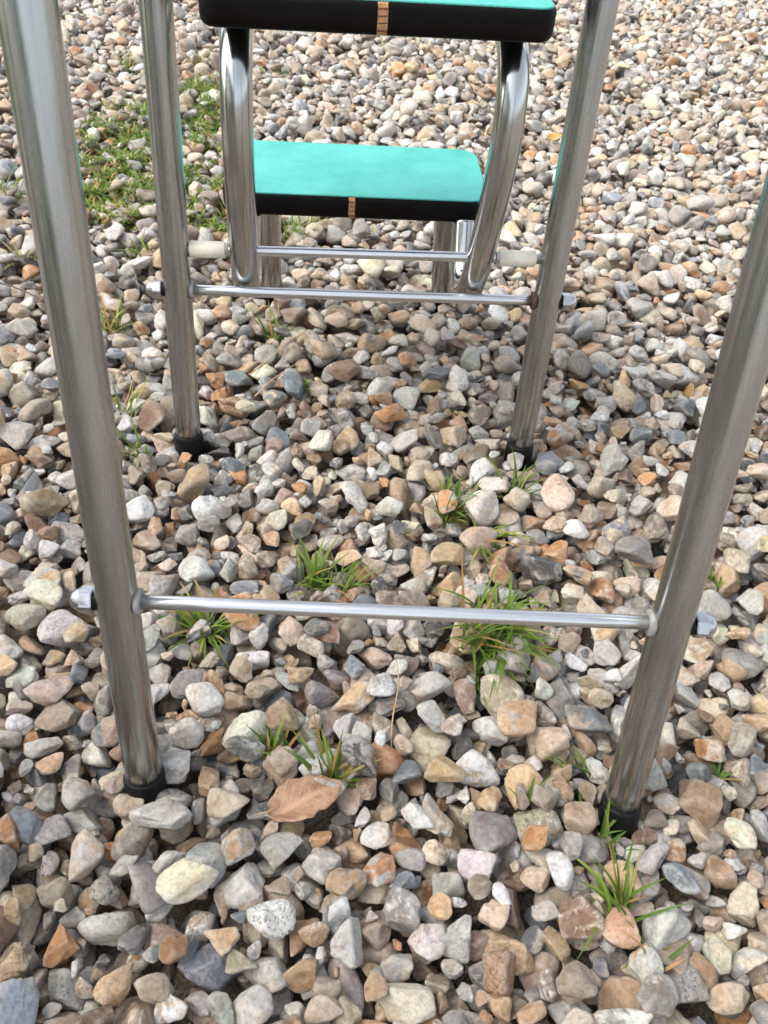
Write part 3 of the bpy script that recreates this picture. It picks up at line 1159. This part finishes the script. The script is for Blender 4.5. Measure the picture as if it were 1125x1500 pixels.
for (x, y, n, ln, spread, laz, dry, lab) in TUFTS:
    r = np.random.default_rng(int(abs(x) * 9173 + abs(y) * 7717 + n))
    sp = []
    for i in range(int(n * 1.8)):
        a = r.uniform(0, 6.28)
        rr = 1.25 * spread * math.sqrt(r.uniform())
        bx_, by_ = x + rr * math.cos(a), y + rr * math.sin(a)
        if laz is None:
            az = a + r.normal(0, .5)
            lean = abs(r.normal(.75, .3))
        else:
            az = math.radians(laz) + r.normal(0, 1.15)
            lean = abs(r.normal(.62, .35))
        L_ = 1.0 * ln * r.uniform(.35, 1.15)
        z0 = min(surf(bx_, by_), 0.006) - 0.006
        if "flat" in lab and "lying" in lab:
            lean, z0 = r.uniform(1.0, 1.3), 0.004
        sp.append((bx_, by_, z0, L_, r.uniform(.0020, .0040), az, lean, r.uniform(.1, 1.7)))
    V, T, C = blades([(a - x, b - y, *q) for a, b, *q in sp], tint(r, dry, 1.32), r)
    o = fast_mesh("grass_tuft", V, T, M_BLADE, [("tint", 'FLOAT_COLOR', C)])
    o.location = (x, y, 0)
    tag(o, lab, "grass tuft", "grass tufts growing through the gravel")

# mossy patch of short grass on the left
r = np.random.default_rng(77)
sp = []
BL = [(-.40, 1.40, .105, .20), (-.33, 1.22, .11, .13), (-.43, 1.15, .06, .08), (-.245, 1.55, .05, .20), (-.23, 1.12, .055, .10),
      (-.30, 1.72, .07, .06), (-.36, 1.06, .05, .04)]
for cx_, cy_, ax_, ay_ in BL:
    for i in range(int(ax_ * ay_ * 330000)):
        a, q = r.uniform(0, 6.28), math.sqrt(r.uniform()) * abs(r.normal(.9, .25))
        x, y = cx_ + ax_ * q * math.cos(a), cy_ + ay_ * q * math.sin(a)
        # gaps where stones show
        g = math.sin(x * 51 + 1.3 * math.sin(y * 31)) * math.sin(y * 39 + 1.1 * math.sin(x * 43 + 2))
        if g < -.38 + .40 * r.uniform():
            continue
        h0 = surf(x, y)
        sp.append((x, y, min(h0, .012) - .003, r.uniform(.008, .030), r.uniform(.0022, .0046), r.uniform(0, 6.28), abs(r.normal(.9, .35)), r.uniform(.3, 1.5)))
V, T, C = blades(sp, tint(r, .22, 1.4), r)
o = fast_mesh("grass", V, T, M_BLADE, [("tint", 'FLOAT_COLOR', C)])
tag(o, "mossy patch of short green grass spreading over the gravel on the left", "grass", kind="stuff")


# ------------------------------------------------------------------ fallen leaves and stems
def leaf_mat(name, col, col2, vein):
    m, N, L, P = new_mat(name)
    tc = node(N, "ShaderNodeTexCoord")
    n = node(N, "ShaderNodeTexNoise", Scale=55.0, Detail=7.0, Roughness=.7, Distortion=.4)
    L.new(tc.outputs['Object'], n.inputs['Vector'])
    r_ = ramp(N, [(.36, col), (.6, col2)])
    L.new(n.outputs['Fac'], r_.inputs['Fac'])
    n2 = node(N, "ShaderNodeTexNoise", Scale=330.0, Detail=3.0)
    L.new(tc.outputs['Object'], n2.inputs['Vector'])
    r2 = ramp(N, [(.60, (1, 1, 1)), (.70, (.45, .38, .35))])
    L.new(n2.outputs['Fac'], r2.inputs['Fac'])
    mul = node(N, "ShaderNodeMix", data_type='RGBA', blend_type='MULTIPLY')
    mul.inputs['Factor'].default_value = .8
    L.new(r_.outputs[0], mul.inputs['A'])
    L.new(r2.outputs[0], mul.inputs['B'])
    # midrib and slanting side veins
    sx = node(N, "ShaderNodeSeparateXYZ")
    L.new(tc.outputs['Object'], sx.inputs[0])
    ab = node(N, "ShaderNodeMath", operation='ABSOLUTE')
    L.new(sx.outputs['Y'], ab.inputs[0])
    sl = node(N, "ShaderNodeMath", operation='MULTIPLY_ADD')
    sl.inputs[1].default_value = -0.8
    L.new(ab.outputs[0], sl.inputs[0])
    L.new(sx.outputs['X'], sl.inputs[2])
    fq = node(N, "ShaderNodeMath", operation='MULTIPLY')
    fq.inputs[1].default_value = 2 * math.pi / .0085
    L.new(sl.outputs[0], fq.inputs[0])
    sn_ = node(N, "ShaderNodeMath", operation='SINE')
    L.new(fq.outputs[0], sn_.inputs[0])
    rv_ = ramp(N, [(.90, (0, 0, 0)), (.99, (.55, .55, .55))])
    L.new(sn_.outputs[0], rv_.inputs['Fac'])
    rb = ramp(N, [(.0004, (.8, .8, .8)), (.0011, (0, 0, 0))])
    L.new(ab.outputs[0], rb.inputs['Fac'])
    mxv = node(N, "ShaderNodeMath", operation='MAXIMUM')
    L.new(rv_.outputs[0], mxv.inputs[0])
    L.new(rb.outputs[0], mxv.inputs[1])
    vm = node(N, "ShaderNodeMix", data_type='RGBA')
    L.new(mxv.outputs[0], vm.inputs['Factor'])
    L.new(mul.outputs['Result'], vm.inputs['A'])
    vm.inputs['B'].default_value = (*[min(1, c * 1.25) for c in col2], 1)
    L.new(vm.outputs['Result'], P.inputs['Base Color'])
    P.inputs['Roughness'].default_value = .5
    b = node(N, "ShaderNodeBump", Strength=.4, Distance=.0006)
    L.new(n.outputs['Fac'], b.inputs['Height'])
    L.new(b.outputs[0], P.inputs['Normal'])
    return m


def leaf(name, loc, ln, wd, yaw, pitch, roll_, mat, lab, curl=.25, seed=1):
    r = np.random.default_rng(seed)
    nu, nv = 22, 11
    V, F = [], []
    ph = r.uniform(0, 6, 4)
    for side in (0, 1):
        for i in range(nu + 1):
            t = i / nu
            half = wd / 2 * (math.sin(math.pi * t ** .85) ** .72 if 0 < t < 1 else 0) + .0004
            half *= 1 + .05 * math.sin(t * 31 + ph[0]) + .05 * math.sin(t * 17 + ph[1])
            for j in range(nv + 1):
                s = j / nv * 2 - 1
                x = (t - .5) * ln
                y = s * half
                vein = .0011 * abs(math.sin(t * 22 - abs(s) * 4.0)) * abs(s)
                z = curl * (s * s) * half * .8 - .0012 * math.exp(-(s * 6) ** 2) + vein + .003 * math.sin(t * 5 + ph[2]) + .0018 * math.sin(s * 4 + t * 6 + ph[3])
                z += .10 * (t - .5) ** 2 * ln * 1.2
                V.append((x, y, z - (.0006 if side else 0)))
    m = nv + 1
    off_ = (nu + 1) * m
    for i in range(nu):
        for j in range(nv):
            q = (i * m + j, (i + 1) * m + j, (i + 1) * m + j + 1, i * m + j + 1)
            F.append(q)
            F.append(tuple(off_ + k for k in reversed(q)))
    for i in range(nu):
        a, b = i * m, (i + 1) * m
        F.append((a, off_ + a, off_ + b, b))
        a, b = i * m + nv, (i + 1) * m + nv
        F.append((b, off_ + b, off_ + a, a))
    o = link_mesh(name, V, F, mat, None)
    o.location = loc
    o.rotation_euler = (math.radians(roll_), math.radians(pitch), math.radians(yaw))
    tag(o, lab, "leaf")
    # stalk
    x0 = -ln / 2
    Vs, Fs = sweep_geo([Vector((x0 + .008, 0, .0045)), Vector((x0 - .002, 0, .0048)), Vector((x0 - .009, .001, .006))], [.0007, .0007, .0005], 8)
    st = link_mesh("stalk", Vs, Fs, mat, None)
    st.parent = o
    return o


M_LEAFB = leaf_mat("brown_leaf", (.20, .10, .055), (.38, .235, .14), .1)
M_LEAFY = leaf_mat("yellow_leaf", (.50, .38, .17), (.58, .50, .30), .1)
M_LEAFO = leaf_mat("orange_leaf", (.50, .24, .06), (.55, .33, .12), .1)
leaf("fallen_leaf", (-0.072, -0.003, 0.011), 0.066, 0.042, 24, 4, -10, M_LEAFB, "large curled brown dead leaf lying on the gravel below the near cross rod", .18, 3)
leaf("fallen_leaf", (0.768, 2.031, 0.018), 0.095, 0.062, 70, 8, 18, M_LEAFY, "pale yellow dead leaf lying on the far gravel right of the right middle leg", .3, 4)
leaf("fallen_leaf", (0.475, 1.493, 0.016), 0.036, 0.020, 20, 0, 15, M_LEAFO, "small orange leaf scrap beside the upper part of the right middle leg", .3, 5)
leaf("fallen_leaf", (0.445, 0.285, 0.014), 0.042, 0.018, 40, 10, 25, M_LEAFY, "tan curled leaf scrap at the right border behind the near right leg", .5, 6)
leaf("fallen_leaf", (0.36, 1.49, 0.016), 0.075, 0.048, 10, 6, 14, M_LEAFB, "crumpled brown dead leaf on the far gravel just right of the lower tread", .6, 9)

M_STRAW = simple_mat("dry_straw", (.42, .29, .16), .6, 200, .25, .2)
M_TWIG = simple_mat("dark_twig", (.10, .075, .055), .8, 200, .35, .3)


def stem(name, pts, rad, mat, lab, cat):
    path = catmull(pts, 8)
    n = len(path)
    V, F = sweep_geo(path, [rad * (1 - .5 * i / n) for i in range(n)], 8)
    tag(link_mesh(name, V, F, mat, None), lab, cat)


stem("dry_stem", [(-0.140, 0.605, .006), (-0.11, 0.637, .014), (-0.09, .668, .017), (-0.058, 0.702, .018)], .0011, M_STRAW,
     "longer dry straw stem lying on the gravel below the middle cross rod", "dry stem")
stem("dry_stem", [(-0.131, 0.560, .004), (-0.11, 0.583, .013), (-0.09, .604, .016), (-0.070, 0.628, .016)], .0011, M_STRAW,
     "shorter dry straw stem lying in front of the longer one", "dry stem")
stem("dry_stem", [(-0.30, 0.50, .002), (-0.285, 0.53, .02), (-0.28, .57, .034)], .0008, M_STRAW,
     "thin upright dry straw left of the left middle leg", "dry stem")
stem("dry_stem", [(0.004, 0.045, -.004), (0.006, 0.07, .012), (0.013, .10, .024), (0.012, .12, .034)], .0008, M_STRAW,
     "wiry pinkish straw standing near the smooth oval pale pebble", "dry stem")
stem("twig", [(-0.56, 0.82, .012), (-0.50, 0.806, .016), (-0.46, .785, .015), (-0.435, 0.770, .010)], .0016, M_TWIG,
     "thin dark twig lying on the gravel at the left border", "twig")


# ------------------------------------------------------------------ unseen greenery added left of the frame for its light
M_ADDED_LAWN = simple_mat("added_lawn_soil", (.060, .085, .022), .85, 40, .4, .6, .01)  # green ground added out of view to tint the tube edges
ring = [(-40, .6), (-1.75, .6)]
for i in range(24):
    y = .6 + i * .25
    ring.append((-1.50 - .06 * i + .05 * math.sin(i * 1.7), y + .2))
ring += [(-12, 40), (-40, 40)]
added_lawn = link_mesh("added_lawn", [(x, y, 0.004) for x, y in ring], [tuple(range(len(ring)))], M_ADDED_LAWN, smooth=False)
tag(added_lawn, "unseen green sheet added at the left to colour the tube reflections", "added_lawn", kind="structure")
r = np.random.default_rng(9)
sp = []
for i in range(9000):
    y = r.uniform(.65, 4.5)
    x = -1.52 - .24 * (y - .8) - abs(r.normal(0, 1.0))
    sp.append((x, y, 0, r.uniform(.03, .075), r.uniform(.003, .005), r.uniform(0, 6.28), abs(r.normal(.5, .3)), r.uniform(.2, 1.0)))
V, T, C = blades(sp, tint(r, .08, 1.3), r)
tag(fast_mesh("added_lawn_grass", V, T, M_BLADE, [("tint", 'FLOAT_COLOR', C)]), "unseen short blades added left of the gravel to colour the tube reflections", "grass", kind="stuff")

# unseen leafy block added left of and behind the camera to shade the near gravel
added_hedge = bpy.data.objects.new("added_hedge", None)
COL.objects.link(added_hedge)
added_hedge.location = (-1.9, -2.2, -.03)
bpy.context.view_layer.update()
tag(added_hedge, "unseen dense green leaf block added at the left to shade the near gravel", "added_hedge")
n = 15000
u = r.uniform(size=(n, 3))
HX, HY, HZ = (-2.5, -1.32), (-4.6, 0.02), (0.02, 1.45)
P3 = np.stack([HX[0] + u[:, 0] * (HX[1] - HX[0]), HY[0] + u[:, 1] * (HY[1] - HY[0]), HZ[0] + u[:, 2] * (HZ[1] - HZ[0])], 1)
face = r.integers(0, 5, n)
dep = np.abs(r.normal(0, .07, n))
for f_, (ax_, v_, sg) in enumerate(((0, HX[0], 1), (0, HX[1], -1), (1, HY[1], -1), (2, HZ[1], -1))):
    k = face == f_
    P3[k, ax_] = v_ + sg * dep[k]
P3 += .04 * np.sin(P3[:, [1, 2, 0]] * 7) + .03 * np.sin(P3[:, [2, 0, 1]] * 13 + 1)
P3[:, 2] = np.maximum(P3[:, 2], 0.0)
a = r.normal(size=(n, 3)); a /= np.linalg.norm(a, axis=1)[:, None]
b = np.cross(a, r.normal(size=(n, 3))); b /= np.linalg.norm(b, axis=1)[:, None]
c = np.cross(a, b)
ln = r.uniform(.022, .045, n)[:, None]
V = np.stack([P3 - a * ln, P3 + b * ln * .55 + c * ln * .12, P3 + a * ln, P3 - b * ln * .55 + c * ln * .12], 1).reshape(-1, 3)
q = np.arange(n)[:, None] * 4
T = np.concatenate([q + [0, 1, 2], q + [0, 2, 3]], 0)
t = r.uniform(size=(n, 1))
C = np.array([[.030, .075, .014]]) * (1 - t) + np.array([[.085, .16, .03]]) * t
C = np.repeat(np.concatenate([C, np.ones((n, 1))], 1), 4, axis=0)
fo = fast_mesh("added_foliage", V - np.array(added_hedge.location), T, M_BLADE, [("tint", 'FLOAT_COLOR', C)])
fo.parent = added_hedge
for k in range(7):
    y = -4.3 + k * .68
    p = [Vector((-1.9 + r.uniform(-.1, .1), y, -.03)), Vector((-1.9 + r.uniform(-.15, .15), y + r.uniform(-.1, .1), .9)), Vector((-1.9 + r.uniform(-.2, .2), y + r.uniform(-.2, .2), 1.8))]
    V, F = sweep_geo(catmull(p, 5), [.03 * (1 - .06 * i) for i in range(11)], 10)
    link_mesh("stem", V, F, M_TWIG, added_hedge)  # woody core of the added shading block
